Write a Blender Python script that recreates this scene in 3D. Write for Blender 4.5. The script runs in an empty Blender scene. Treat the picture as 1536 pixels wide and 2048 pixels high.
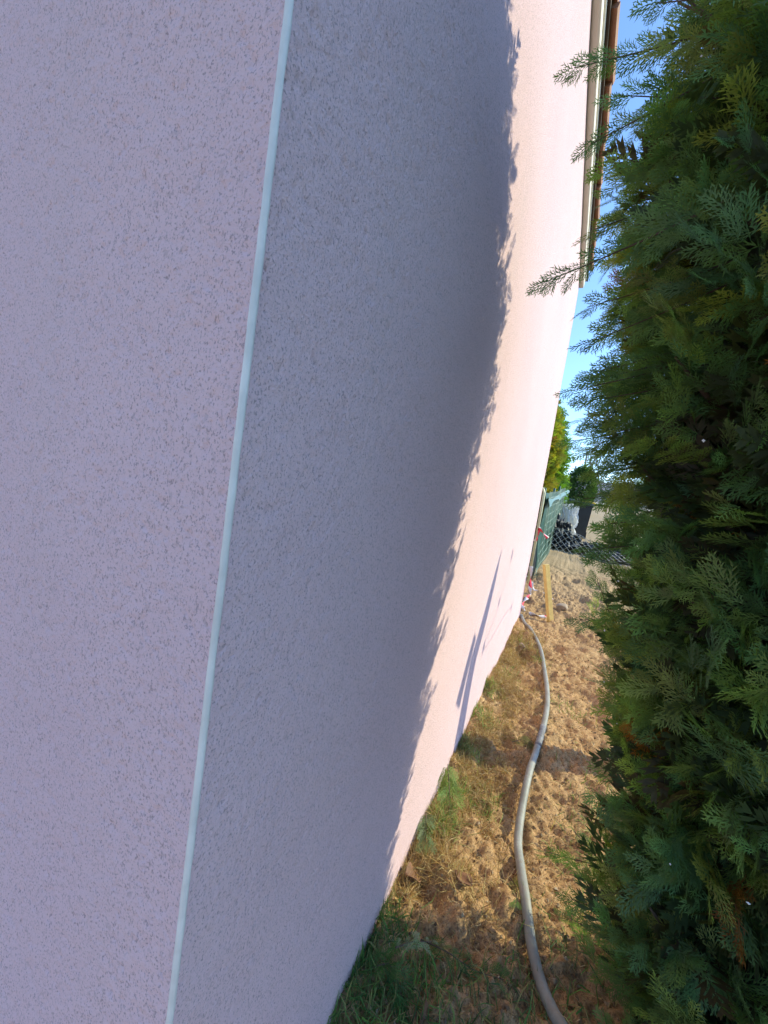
import bpy, bmesh, math
import numpy as np
from mathutils import Vector, Matrix

SC = bpy.context.scene
COL = SC.collection
R = math.radians
rng = np.random.default_rng(7)

# ------------------------------------------------------------------ camera
cam_d = bpy.data.cameras.new('camera')
cam = bpy.data.objects.new('camera', cam_d)
COL.objects.link(cam)
cam_d.sensor_fit = 'AUTO'
cam_d.sensor_width = 36.0
cam_d.lens = 770.0 / 2048.0 * 36.0
cam_d.clip_start = 0.02
cam_d.clip_end = 6000
cam.matrix_world = (Matrix.Translation((0, 0, 1.2)) @ Matrix.Rotation(R(25.3), 4, 'Z')
                    @ Matrix.Rotation(R(90 - 4.46), 4, 'X') @ Matrix.Rotation(R(8.49), 4, 'Z'))
SC.camera = cam

# ------------------------------------------------------------------ light
SUN_EL = R(33.0)
SUN_AZ = R(57.5)          # measured from +Y towards +X
world = bpy.data.worlds.new('World')
SC.world = world
world.use_nodes = True
wn = world.node_tree
wn.nodes.clear()
sky = wn.nodes.new('ShaderNodeTexSky')
sky.sky_type = 'NISHITA'
sky.sun_disc = False
sky.sun_elevation = SUN_EL
sky.sun_rotation = SUN_AZ
sky.altitude = 100
sky.air_density = 1.0
sky.dust_density = 0.2
sky.ozone_density = 6.0
bg = wn.nodes.new('ShaderNodeBackground')
bg.inputs['Strength'].default_value = 0.15
wo = wn.nodes.new('ShaderNodeOutputWorld')
wn.links.new(sky.outputs[0], bg.inputs[0])
wn.links.new(bg.outputs[0], wo.inputs[0])

sun_d = bpy.data.lights.new('sun', 'SUN')
sun_d.energy = 2.2
sun_d.angle = R(0.53)
sun_d.color = (1.0, 0.96, 0.66)
sun = bpy.data.objects.new('sun', sun_d)
COL.objects.link(sun)
sdir = Vector((math.sin(SUN_AZ) * math.cos(SUN_EL), math.cos(SUN_AZ) * math.cos(SUN_EL), math.sin(SUN_EL)))
sun.rotation_euler = sdir.to_track_quat('Z', 'Y').to_euler()
sun.location = sdir * 30

SC.view_settings.view_transform = 'Standard'
SC.view_settings.look = 'None'
SC.view_settings.exposure = 1.3
SC.view_settings.gamma = 1.0
SC.view_settings.use_curve_mapping = False
SC.render.engine = 'CYCLES'
SC.cycles.max_bounces = 5
SC.cycles.diffuse_bounces = 3
SC.cycles.transparent_max_bounces = 8

# ------------------------------------------------------------------ helpers
def tag(o, label=None, cat=None, group=None, kind=None):
    if label: o['label'] = label
    if cat: o['category'] = cat
    if group: o['group'] = group
    if kind: o['kind'] = kind
    return o

def link(o, parent=None):
    COL.objects.link(o)
    if parent is not None:
        o.parent = parent
    return o

def empty(name, loc=(0, 0, 0), label=None, cat=None, group=None):
    o = bpy.data.objects.new(name, None)
    o.empty_display_size = 0.1
    o.location = loc
    link(o)
    return tag(o, label, cat, group)

def mesh_np(name, V, F, mat, parent=None, colors=None, smooth=False):
    """V (n,3), F (m,k) of equal sized faces -> one mesh object."""
    V = np.ascontiguousarray(V, dtype=np.float32)
    F = np.ascontiguousarray(F, dtype=np.int32)
    me = bpy.data.meshes.new(name)
    m, k = F.shape
    me.vertices.add(len(V)); me.vertices.foreach_set('co', V.ravel())
    me.loops.add(m * k); me.loops.foreach_set('vertex_index', F.ravel())
    me.polygons.add(m)
    me.polygons.foreach_set('loop_start', np.arange(0, m * k, k, dtype=np.int32))
    me.polygons.foreach_set('loop_total', np.full(m, k, dtype=np.int32))
    me.polygons.foreach_set('use_smooth', np.full(m, smooth, dtype=bool))
    if colors is not None:
        at = me.attributes.new('tint', 'FLOAT_COLOR', 'POINT')
        c = np.ones((len(V), 4), dtype=np.float32); c[:, :3] = colors
        at.data.foreach_set('color', c.ravel())
    me.update(calc_edges=True)
    me.validate()
    if mat is not None:
        me.materials.append(mat)
    o = bpy.data.objects.new(name, me)
    return link(o, parent)

class MB:
    """small mesh builder for hard parts"""
    def __init__(self):
        self.bm = bmesh.new()
    def box(self, c, s, rot=None, bevel=0.0):
        M = Matrix.Translation(c) @ (rot.to_4x4() if rot is not None else Matrix.Identity(4)) @ Matrix.Diagonal((s[0], s[1], s[2], 1))
        r = bmesh.ops.create_cube(self.bm, size=1, matrix=M)
        if bevel:
            es = list({e for v in r['verts'] for e in v.link_edges})
            bmesh.ops.bevel(self.bm, geom=es, offset=bevel, segments=2, affect='EDGES', profile=0.5)
        return self
    def tube(self, pts, rad, sides=8, cap=True):
        pts = [Vector(p) for p in pts]
        if not hasattr(rad, '__len__'):
            rad = [rad] * len(pts)
        rings = []
        ref = Vector((0, 0, 1))
        for i, p in enumerate(pts):
            t = (pts[min(i + 1, len(pts) - 1)] - pts[max(i - 1, 0)]).normalized()
            a = t.cross(ref)
            if a.length < 1e-3:
                a = t.cross(Vector((1, 0, 0)))
            a.normalize(); b = t.cross(a)
            rings.append([self.bm.verts.new(p + (a * math.cos(2 * math.pi * k / sides) + b * math.sin(2 * math.pi * k / sides)) * rad[i]) for k in range(sides)])
        for i in range(len(rings) - 1):
            for k in range(sides):
                self.bm.faces.new((rings[i][k], rings[i][(k + 1) % sides], rings[i + 1][(k + 1) % sides], rings[i + 1][k]))
        if cap and sides > 2:
            self.bm.faces.new(rings[0]); self.bm.faces.new(rings[-1][::-1])
        return self
    def poly_prism(self, pts2, plane, off, thick):
        """closed outline pts2 in plane 'YZ' at X=off, thickness along X"""
        f = []
        for dx in (0, thick):
            f.append([self.bm.verts.new((off + dx, p[0], p[1])) if plane == 'YZ' else self.bm.verts.new((p[0], off + dx, p[1])) for p in pts2])
        n = len(pts2)
        self.bm.faces.new(f[0]); self.bm.faces.new(f[1][::-1])
        for i in range(n):
            self.bm.faces.new((f[0][i], f[1][i], f[1][(i + 1) % n], f[0][(i + 1) % n]))
        return self
    def build(self, name, mat, parent=None, smooth=False):
        bmesh.ops.recalc_face_normals(self.bm, faces=self.bm.faces)
        me = bpy.data.meshes.new(name)
        self.bm.to_mesh(me); self.bm.free()
        for p in me.polygons: p.use_smooth = smooth
        me.materials.append(mat)
        return link(bpy.data.objects.new(name, me), parent)

def catmull(P, n=8):
    P = [np.array(p, float) for p in P]
    P = [2 * P[0] - P[1]] + P + [2 * P[-1] - P[-2]]
    out = []
    for i in range(1, len(P) - 2):
        p0, p1, p2, p3 = P[i - 1:i + 3]
        for t in np.linspace(0, 1, n, endpoint=False):
            out.append(.5 * ((2 * p1) + (-p0 + p2) * t + (2 * p0 - 5 * p1 + 4 * p2 - p3) * t * t + (-p0 + 3 * p1 - 3 * p2 + p3) * t ** 3))
    out.append(P[-2])
    return out

# periodic noise tiles --------------------------------------------------------
def blur_noise(n, sx, sy, seed):
    r = np.random.default_rng(seed)
    w = r.standard_normal((n, n))
    fx = np.fft.fftfreq(n)[:, None]; fy = np.fft.fftfreq(n)[None, :]
    k = np.exp(-2 * (math.pi ** 2) * ((fx * sx) ** 2 + (fy * sy) ** 2))
    o = np.real(np.fft.ifft2(np.fft.fft2(w) * k))
    return (o - o.mean()) / o.std()

def fractal(n, beta, seed, lo=1):
    r = np.random.default_rng(seed)
    w = np.fft.fft2(r.standard_normal((n, n)))
    f = np.hypot(np.fft.fftfreq(n)[:, None], np.fft.fftfreq(n)[None, :]) * n
    f[0, 0] = 1
    k = np.where(f < lo, 0, f ** (-beta))
    o = np.real(np.fft.ifft2(w * k))
    return (o - o.mean()) / o.std()

def sample(tile, size, a, b):
    """bilinear periodic lookup, tile covers size metres"""
    n = tile.shape[0]
    x = np.mod(a / size * n, n); y = np.mod(b / size * n, n)
    i = np.floor(x).astype(int) % n; j = np.floor(y).astype(int) % n
    fx = x - np.floor(x); fy = y - np.floor(y)
    i1 = (i + 1) % n; j1 = (j + 1) % n
    return tile[i, j] * (1 - fx) * (1 - fy) + tile[i1, j] * fx * (1 - fy) + tile[i, j1] * (1 - fx) * fy + tile[i1, j1] * fx * fy

def grid_faces(nu, nv):
    i = np.arange(nu - 1)[:, None]; j = np.arange(nv - 1)[None, :]
    a = i * nv + j
    return np.stack([a, a + nv, a + nv + 1, a + 1], -1).reshape(-1, 4)

# ------------------------------------------------------------------ materials
def nt(name):
    m = bpy.data.materials.new(name)
    m.use_nodes = True
    t = m.node_tree
    t.nodes.clear()
    out = t.nodes.new('ShaderNodeOutputMaterial')
    b = t.nodes.new('ShaderNodeBsdfPrincipled')
    t.links.new(b.outputs[0], out.inputs[0])
    return m, t, b, out

def node(t, ty, **kw):
    n = t.nodes.new(ty)
    for k, v in kw.items():
        if k in n.inputs: n.inputs[k].default_value = v
        else: setattr(n, k, v)
    return n

def noise(t, scale, detail=4, rough=.55, coord=None, sc=None):
    n = t.nodes.new('ShaderNodeTexNoise')
    n.inputs['Scale'].default_value = scale
    n.inputs['Detail'].default_value = detail
    n.inputs['Roughness'].default_value = rough
    if coord is None:
        coord = t.nodes.new('ShaderNodeTexCoord').outputs['Object']
    if sc:
        mp = t.nodes.new('ShaderNodeMapping'); mp.inputs['Scale'].default_value = sc
        t.links.new(coord, mp.inputs[0]); coord = mp.outputs[0]
    t.links.new(coord, n.inputs['Vector'])
    return n.outputs[0]

def ramp(t, fac, stops):
    r = t.nodes.new('ShaderNodeValToRGB')
    e = r.color_ramp.elements
    while len(e) < len(stops): e.new(0.5)
    for x, (p, c) in zip(e, stops):
        x.position = p
        x.color = (c[0], c[1], c[2], 1) if hasattr(c, '__len__') else (c, c, c, 1)
    t.links.new(fac, r.inputs[0])
    return r.outputs[0]

def mixc(t, fac, a, b, mode='MIX'):
    m = t.nodes.new('ShaderNodeMix'); m.data_type = 'RGBA'; m.blend_type = mode
    for s, v in ((0, fac), (6, a), (7, b)):
        if hasattr(v, 'is_linked') or isinstance(v, bpy.types.NodeSocket): t.links.new(v, m.inputs[s])
        elif hasattr(v, '__len__'): m.inputs[s].default_value = (*v, 1)
        else: m.inputs[s].default_value = v
    return m.outputs[2]

def bump(t, b, hgt, dist, strength=1.0):
    n = t.nodes.new('ShaderNodeBump')
    n.inputs['Distance'].default_value = dist
    n.inputs['Strength'].default_value = strength
    t.links.new(hgt, n.inputs['Height'])
    t.links.new(n.outputs[0], b.inputs['Normal'])

def plain(name, col, rough=.6, var=.25, scale=12, metal=0.0, bmp=0.0, spec=.5):
    m, t, b, _ = nt(name)
    f = noise(t, scale)
    c2 = tuple(max(0, c * (1 - var)) for c in col); c1 = tuple(min(1, c * (1 + var * .6)) for c in col)
    t.links.new(ramp(t, f, [(.3, c2), (.7, c1)]), b.inputs['Base Color'])
    b.inputs['Roughness'].default_value = rough
    b.inputs['Metallic'].default_value = metal
    b.inputs['Specular IOR Level'].default_value = spec
    if bmp: bump(t, b, noise(t, scale * 6), bmp)
    return m

def m_stucco():
    m, t, b, _ = nt('stucco')
    big = noise(t, 1.3, 3)
    mid = noise(t, 9, 4)
    fine = noise(t, 420, 3, .7)
    c = ramp(t, big, [(.3, (.72, .515, .535)), (.7, (.77, .555, .57))])
    c = mixc(t, ramp(t, mid, [(.35, 0.0), (.75, .22)]), c, (.80, .575, .585))
    # small dark dots: shade of the pores put into the colour, plus darker grains
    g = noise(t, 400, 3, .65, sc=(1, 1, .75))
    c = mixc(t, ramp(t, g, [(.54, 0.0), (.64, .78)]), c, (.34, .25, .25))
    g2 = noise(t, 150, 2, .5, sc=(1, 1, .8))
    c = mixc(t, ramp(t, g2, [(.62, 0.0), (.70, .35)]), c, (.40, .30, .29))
    # faint vertical water marks
    s = noise(t, 5, 4, .6, sc=(1, 1, .06))
    c = mixc(t, ramp(t, s, [(.55, 0.0), (.8, .18)]), c, (.58, .49, .47))
    t.links.new(c, b.inputs['Base Color'])
    b.inputs['Roughness'].default_value = .95
    b.inputs['Specular IOR Level'].default_value = .2
    bump(t, b, noise(t, 260, 4, .7), .0035, .9)
    return m

def m_soil():
    m, t, b, _ = nt('soil')
    n1 = noise(t, 3.0, 6, .6)
    n2 = noise(t, 38, 5, .65)
    n3 = noise(t, 160, 4, .7)
    c = ramp(t, n1, [(.3, (.33, .17, .070)), (.5, (.47, .275, .125)), (.7, (.60, .385, .195))])
    c = mixc(t, ramp(t, n2, [(.35, 0.0), (.7, .55)]), c, (.70, .475, .25))
    c = mixc(t, ramp(t, n3, [(.48, 0.0), (.64, .75)]), c, (.15, .09, .05))
    # drier, greyer earth further along the house
    tc = t.nodes.new('ShaderNodeTexCoord'); sx = t.nodes.new('ShaderNodeSeparateXYZ')
    t.links.new(tc.outputs['Object'], sx.inputs[0])
    mr = t.nodes.new('ShaderNodeMapRange'); mr.inputs[1].default_value = 4.5; mr.inputs[2].default_value = 10
    t.links.new(sx.outputs[1], mr.inputs[0])
    gc = mixc(t, ramp(t, n2, [(.35, 0.0), (.7, 1)]), (.36, .28, .18), (.54, .44, .30))
    mm = t.nodes.new('ShaderNodeMath'); mm.operation = 'MULTIPLY'; mm.inputs[1].default_value = .75
    t.links.new(mr.outputs[0], mm.inputs[0])
    c = mixc(t, mm.outputs[0], c, gc)
    # unseen lawn green added to cut warm ground bounce on the side wall
    wob = t.nodes.new('ShaderNodeMath'); wob.operation = 'MULTIPLY_ADD'; wob.inputs[1].default_value = .5
    t.links.new(n1, wob.inputs[0]); t.links.new(sx.outputs[0], wob.inputs[2])
    lm = t.nodes.new('ShaderNodeMapRange'); lm.inputs[1].default_value = 1.05; lm.inputs[2].default_value = 1.35
    t.links.new(wob.outputs[0], lm.inputs[0])
    ly = t.nodes.new('ShaderNodeMapRange'); ly.inputs[1].default_value = 9; ly.inputs[2].default_value = 7
    t.links.new(sx.outputs[1], ly.inputs[0])
    lx = t.nodes.new('ShaderNodeMath'); lx.operation = 'MULTIPLY'
    t.links.new(lm.outputs[0], lx.inputs[0]); t.links.new(ly.outputs[0], lx.inputs[1])
    c = mixc(t, lx.outputs[0], c, ramp(t, n2, [(.3, (.035, .065, .018)), (.7, (.075, .115, .035))]))
    t.links.new(c, b.inputs['Base Color'])
    b.inputs['Roughness'].default_value = 1
    b.inputs['Specular IOR Level'].default_value = .1
    bump(t, b, n3, .006, .9)
    return m

def m_leaf(name, trans=.35, rough=.5, gain=1.0):
    m, t, b, out = nt(name)
    a = t.nodes.new('ShaderNodeAttribute'); a.attribute_name = 'tint'
    c = a.outputs['Color']
    v = noise(t, 55, 3)
    c = mixc(t, 1.0, c, ramp(t, v, [(.25, .72), (.75, 1.2)]), 'MULTIPLY')
    t.links.new(c, b.inputs['Base Color'])
    b.inputs['Roughness'].default_value = rough
    b.inputs['Specular IOR Level'].default_value = .35
    tr = t.nodes.new('ShaderNodeBsdfTranslucent')
    c2 = mixc(t, 1.0, c, (1.2 * gain, 1.45 * gain, .5 * gain), 'MULTIPLY')
    t.links.new(c2, tr.inputs[0])
    mx = t.nodes.new('ShaderNodeMixShader'); mx.inputs[0].default_value = trans
    t.links.new(b.outputs[0], mx.inputs[1]); t.links.new(tr.outputs[0], mx.inputs[2])
    t.links.new(mx.outputs[0], out.inputs[0])
    return m

M = dict(
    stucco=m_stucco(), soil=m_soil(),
    leaf=m_leaf('conifer_foliage', .48), leaf2=m_leaf('mixed_foliage', .4), straw=m_leaf('dry_grass', .25, .8),  # leaf and leaf2 differ only in translucency
    bead=plain('bead_plastic', (.68, .66, .61), .45, .14, 30, bmp=.0004),
    bark=plain('bark', (.13, .085, .055), .9, .4, 30, bmp=.004),
    greybark=plain('grey_bark', (.16, .14, .12), .9, .3, 20),
    hose=None,
    hose_tape=plain('worn_grey_tape', (.17, .17, .18), .6, .5, 45),
    timber=plain('fresh_timber', (.80, .55, .17), .7, .18, 18, bmp=.001),
    oldwood=plain('weathered_wood', (.28, .21, .15), .85, .3, 16, bmp=.002),
    cornice=plain('cornice_paint', (.72, .65, .56), .7, .08, 5),
    trim=plain('white_trim', (.85, .82, .78), .5, .05, 8),
    tile=plain('clay_tile', (.36, .17, .10), .8, .35, 9, bmp=.002),
    shade_deck=plain('shade_roof_deck', (.055, .032, .022), .9, .3, 6),
    frame=plain('galvanised_frame', (.62, .60, .38), .5, .15, 10, metal=.2),
    wire=plain('plastic_green_wire', (.34, .42, .30), .5, .2, 20),
    gwire=plain('galvanised_wire', (.55, .56, .52), .45, .2, 20, metal=.4),
    screen=plain('green_screen', (.012, .085, .068), .55, .25, 2.2),
    flap=plain('screen_flap', (.06, .16, .15), .5, .2, 6),
    binp=plain('bin_plastic', (.025, .028, .032), .5, .3, 6),
    lid=plain('bin_lid', (.10, .115, .13), .3, .3, 6),
    rubber=plain('rubber', (.02, .02, .02), .8, .2, 9),
    flat_sheet=plain('black_sheet', (.018, .021, .028), .45, .4, 5),
    sack=plain('black_sack', (.015, .016, .018), .55, .3, 5),
    yellow=plain('yellow_rag', (.75, .55, .06), .8, .2, 8),
    stone=plain('stone', (.42, .31, .21), .95, .3, 22, bmp=.004),
    dead=plain('dead_leaf', (.20, .095, .045), .75, .4, 30),
    hill=plain('hill_scrub', (.16, .155, .19), 1, .2, .02),
    pole=plain('pole_concrete', (.34, .33, .31), .9, .15, 2),
    cable=plain('cable', (.05, .05, .05), .7, .1, 2),
    fleck=plain('white_fleck', (.85, .84, .82), .8, .05, 20),
    bounce_paving=plain('bounce_slab', (.60, .36, .25), .9, .12, 14, bmp=.002),
    plainleaf=plain('plain_leaf', (.08, .14, .04), .6, .3, 30),
    road=plain('gravel_road', (.5, .44, .36), 1, .2, 3),
)
def m_hose():
    m, t, b, _ = nt('hose_plastic')
    n = noise(t, 60, 5, .7)
    n2 = noise(t, 9, 4, .6)
    c = ramp(t, n2, [(.3, (.17, .175, .145)), (.7, (.32, .32, .275))])
    c = mixc(t, ramp(t, n, [(.44, 0.0), (.66, .75)]), c, (.24, .20, .15))
    t.links.new(c, b.inputs['Base Color'])
    b.inputs['Roughness'].default_value = .55
    bump(t, b, n, .0015, .5)
    return m
M['hose'] = m_hose()
def m_bag():
    m, t, b, out = nt('white_woven_bag')
    n = noise(t, 9, 4)
    t.links.new(ramp(t, n, [(.3, (.80, .79, .78)), (.7, (.90, .89, .87))]), b.inputs['Base Color'])
    b.inputs['Roughness'].default_value = .6
    tr = t.nodes.new('ShaderNodeBsdfTranslucent'); tr.inputs[0].default_value = (.85, .84, .8, 1)
    mx = t.nodes.new('ShaderNodeMixShader'); mx.inputs[0].default_value = .45
    t.links.new(b.outputs[0], mx.inputs[1]); t.links.new(tr.outputs[0], mx.inputs[2])
    t.links.new(mx.outputs[0], out.inputs[0])
    return m
M['bag'] = m_bag()
def m_tape():
    m, t, b, out = nt('barrier_tape')
    tc = t.nodes.new('ShaderNodeTexCoord')
    w = t.nodes.new('ShaderNodeTexWave'); w.wave_type = 'BANDS'; w.bands_direction = 'DIAGONAL'
    w.inputs['Scale'].default_value = 1.6; w.inputs['Distortion'].default_value = 1.0
    t.links.new(tc.outputs['Object'], w.inputs[0])
    t.links.new(ramp(t, w.outputs[1], [(.60, (.80, .72, .68)), (.68, (.75, .03, .05))]), b.inputs['Base Color'])
    b.inputs['Roughness'].default_value = .35
    return m
M['tape'] = m_tape()

# ------------------------------------------------------------------ terrain
def gz(Y):
    Y = np.asarray(Y, float)
    return np.where(Y < 5, 0, np.where(Y < 9, .01 * (Y - 5) ** 2, np.where(Y < 30, .16 + .08 * (Y - 9), 1.84)))

T_frac = fractal(512, 1.5, 3, 2)
T_clod = blur_noise(512, 2.2, 2.2, 4)
T_clod2 = blur_noise(512, 5, 5, 5)
T_fine = fractal(512, .9, 6, 8)
T_mid = fractal(512, 1.25, 8, 6)

def ground_z(X, Y, det=True):
    X = np.asarray(X, float); Y = np.asarray(Y, float)
    near = np.clip(1 - (np.abs(Y) - 6) / 10, 0.0, 1) * np.clip(1 - (np.abs(X) - 3) / 6, 0, 1)
    z = gz(Y) + .018 * sample(T_frac, 3.1, X, Y) * near + .10 * sample(T_frac, 70., X, Y) * (1 - near) * np.clip((np.abs(Y) - 12) / 30, 0, 1)
    fine = near * np.clip(1 - (Y - 6.6) / 1.4, 0, 1) * np.clip(1 - (X - .9) / .8, 0, 1) * np.clip(1 + (X + .36) / .2, 0, 1)
    patch = np.clip(.55 + .5 * sample(T_frac, 2.3, X + .4, Y), .12, 1.4)
    c = sample(T_clod2, 3.3, X, Y)
    z = z + .008 * np.clip(c, 0, 3) * fine
    c = sample(T_clod, 2.1, X, Y) + .6 * sample(T_fine, 2.0, X + .3, Y)
    z = z + (.0034 * patch * np.clip(c, -.6, 3) + .0042 * sample(T_fine, 1.3, X, Y) + .006 * patch * sample(T_mid, 1.9, X, Y)) * fine
    # earth banked up against the house
    z = z + .035 * np.exp(-((X + .276) / .10) ** 2) * np.clip((Y - .9) / .5, 0, 1) * np.clip((4.2 - Y) / .6, 0, 1) * near
    # trampled path is a little lower
    z = z - .012 * np.exp(-((X - .22) / .2) ** 2) * near
    # small burrow by the wall and some hollows
    for hx, hy, hr, hd in ((-.13, 3.22, .075, .10), (-.10, 1.98, .06, .035), (.28, 2.5, .05, .03), (-.2, 1.1, .05, .03), (.12, 3.6, .05, .03)):
        z = z - hd * np.exp(-(((X - hx) ** 2 + (Y - hy) ** 2) / hr ** 2) ** 1.5)
    # low broken ledge across the path
    st = Y - (6.75 + .35 * X + .10 * np.sin(X * 7) + .02 * sample(T_clod2, 2.2, X, X * 0 + .3))
    z = z + .075 / (1 + np.exp(-np.clip(st / .02, -40, 40))) * np.exp(-np.clip(st, 0, 50) / 1.2) * near
    return z

ys = [.45]
while ys[-1] < 8: ys.append(ys[-1] + max(.0075, .0048 * ys[-1]))
while ys[-1] < 3500: ys.append(ys[-1] * 1.045)
yn = list(np.array([-3500, -1500, -600, -200, -80, -30, -12, -5, -2, -1, -.4, 0, .2, .35]))
ys = np.array(yn + ys)
xs = list(np.arange(-.34, .80, .0085))
a = [xs[-1]]
while a[-1] < 3500: a.append(a[-1] + max(.02, (a[-1] - .7) * .16))
bneg = [xs[0]]
while bneg[-1] > -3500: bneg.append(bneg[-1] - max(.05, (-bneg[-1]) * .22))
xs = np.array(bneg[::-1][:-1] + xs + a[1:])
GX, GY = np.meshgrid(xs, ys, indexing='ij')
GZ = ground_z(GX, GY)
ground = mesh_np('ground', np.stack([GX, GY, GZ], -1).reshape(-1, 3), grid_faces(len(xs), len(ys)), M['soil'], smooth=True)
tag(ground, kind='structure')

def gp(x, y, dz=0.0):
    return Vector((x, y, float(ground_z(x, y)) + dz))

# beige gravel road where the slope levels out
rb = MB()
rx = np.linspace(-14, 30, 45)
bm = rb.bm
row = [[bm.verts.new((x, y + .05 * x, float(gz(y)) + .10 + .05)) for x in rx] for y in (27.5, 30.0, 33.5)]
for j in range(2):
    for i in range(len(rx) - 1):
        bm.faces.new((row[j][i], row[j][i + 1], row[j + 1][i + 1], row[j + 1][i]))
tag(rb.build('road', M['road']), kind='structure')

# unseen terracotta paving added to bounce warm light onto the end wall
tb = MB()
for i in range(7):
    for j in range(6):
        tb.box((-.576 - i * .503, .0 - j * .503, .012 + .003 * ((i * 3 + j * 5) % 4)), (.496, .496, .05), None, .006)
tag(tb.build('bounce_terrace', M['bounce_paving']), kind='structure')

# low far ridge
hx = np.linspace(-400, 500, 90); hy = np.linspace(120, 420, 24)
HX, HY = np.meshgrid(hx, hy, indexing='ij')
prof = np.sin(np.clip((HY - 120) / 300, 0, 1) * math.pi) ** .8
HZ = 1.2 + prof * (13.5 + 5 * sample(T_frac, 600., HX, HY) - .012 * HX)
tag(mesh_np('hill', np.stack([HX, HY, HZ], -1).reshape(-1, 3), grid_faces(90, 24), M['hill'], smooth=True), kind='structure')

# ------------------------------------------------------------------ house
WX = -.276      # long wall plane
CY = .257       # end wall plane
FY = 4.27       # far corner
EZ = 3.36       # eaves height
house = empty('house', (WX, CY, 0), 'house with pale pink rendered walls meeting at a white corner bead', 'house')
def hp(o):      # parent to house keeping world coordinates
    o.parent = house
    o.matrix_parent_inverse = Matrix.Translation((-WX, -CY, 0))
    return o

# scratched render relief
n = 1024
S1 = blur_noise(n, .95, 1.5, 11)       # pits (2 mm per cell)
S2 = blur_noise(n, 1.5, 2.2, 12)
S3 = fractal(n, 1.1, 13, 10)
S4 = blur_noise(n, 60, 60, 14)
PIT = -np.clip(S1 - 1.0, 0, 1.0) * .0018 + S3 * .00035 + np.clip(S2, -1, 1) * .0003
def relief(u, v, fade):
    h = sample(PIT, 2.048, u, v) * fade
    return h + .0012 * sample(S4, 2.048, u, v)

def skirt(V, F, nu, nv, off):
    """close a grid sheet to a slab by offsetting its border"""
    off = np.asarray(off)
    idx = np.concatenate([np.arange(nv), np.arange(1, nu) * nv + nv - 1, ((nu - 1) * nv + np.arange(nv - 2, -1, -1)), np.arange(nu - 2, 0, -1) * nv])
    base = len(V)
    V2 = np.concatenate([V, V[idx] + off])
    m = len(idx)
    k = np.arange(m)
    q = np.stack([idx, base + k, base + (k + 1) % m, np.roll(idx, -1)], -1)
    return V2, np.concatenate([F, q])

# end wall (faces -Y)
ux = [0.0]
while ux[-1] < .6: ux.append(ux[-1] + .0026)
while ux[-1] < 3.4: ux.append(ux[-1] * 1.12)
ux = np.array(ux)[::-1] * -1 + WX - .0015
uz = [-.25, -.1, 0, .1, .2]
while uz[-1] < 1.85: uz.append(uz[-1] + .0028)
while uz[-1] < EZ: uz.append(uz[-1] + .06)
uz = np.array(uz)
U, Z = np.meshgrid(ux, uz, indexing='ij')
fade = np.clip((WX - U) / .006, .0, 1) * np.clip(1 - ((WX - U) - .6) / .2, 0, 1)
Yv = CY - relief(U, Z, fade)
V = np.stack([U, Yv, Z], -1).reshape(-1, 3)
V, F = skirt(V, grid_faces(len(ux), len(uz)), len(ux), len(uz), (-.03, .22, 0))
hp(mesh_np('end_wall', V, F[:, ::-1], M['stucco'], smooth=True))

# long side wall (faces +X)
vy = [CY + .0015]
while vy[-1] < FY:
    dd = math.hypot(vy[-1], .28)
    vy.append(vy[-1] + min(.08, .0023 * max(1, (dd / .5) ** 2.2)))
vy = np.array(vy[:-1] + [FY])
wz = [-.25, -.1, 0]
while wz[-1] < 2.1: wz.append(wz[-1] + .004)
while wz[-1] < EZ: wz.append(wz[-1] + .05)
wz = np.array(wz); wz[-1] = EZ
U, Z = np.meshgrid(vy, wz, indexing='ij')
fade = np.clip((U - CY) / .006, 0, 1) * np.clip(1 - (U - .7) / .5, 0, 1)
Xv = WX + relief(U + .77, Z + .31, fade)
V = np.stack([Xv, U, Z], -1).reshape(-1, 3)
V, F = skirt(V, grid_faces(len(vy), len(wz)), len(vy), len(wz), (-.22, .03, 0))
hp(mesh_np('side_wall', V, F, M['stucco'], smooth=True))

# remaining plain walls close the house (never seen from here)
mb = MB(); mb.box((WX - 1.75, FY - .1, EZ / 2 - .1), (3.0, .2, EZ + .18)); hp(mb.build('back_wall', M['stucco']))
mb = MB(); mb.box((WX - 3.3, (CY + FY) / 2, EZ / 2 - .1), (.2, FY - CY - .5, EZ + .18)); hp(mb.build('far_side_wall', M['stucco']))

# corner bead: angle strip with a rounded nose, render lapping unevenly on its flanges
zz = np.arange(-.2, EZ - .02, .012)
prof = []
for k in range(7):
    a_ = k / 6 * math.pi / 2
    prof.append((WX - .0012 + .0046 * math.sin(a_), CY + .0012 - .0046 * math.cos(a_)))
V = []
j1 = sample(T_fine, 1.0, zz, zz * 0 + .1); j2 = sample(T_fine, 1.0, zz, zz * 0 + .6)
wv = .0004 * sample(T_frac, 2.2, zz, zz * 0 + .37)
for i, z in enumerate(zz):
    w1 = .0036 + .0003 * j1[i]; w2 = .0024 + .0004 * j2[i]
    row = [(WX - w1, CY + .004), (WX - w1, CY - .0018)] + [(p[0], p[1] - .0004) for p in prof] + [(WX + .0024, CY + w2), (WX - .004, CY + w2)]
    V += [(x + wv[i], y, z) for x, y in row]
kk = len(prof) + 4
hp(mesh_np('corner_bead', np.array(V), grid_faces(len(zz), kk), M['bead'], smooth=True))

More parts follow.
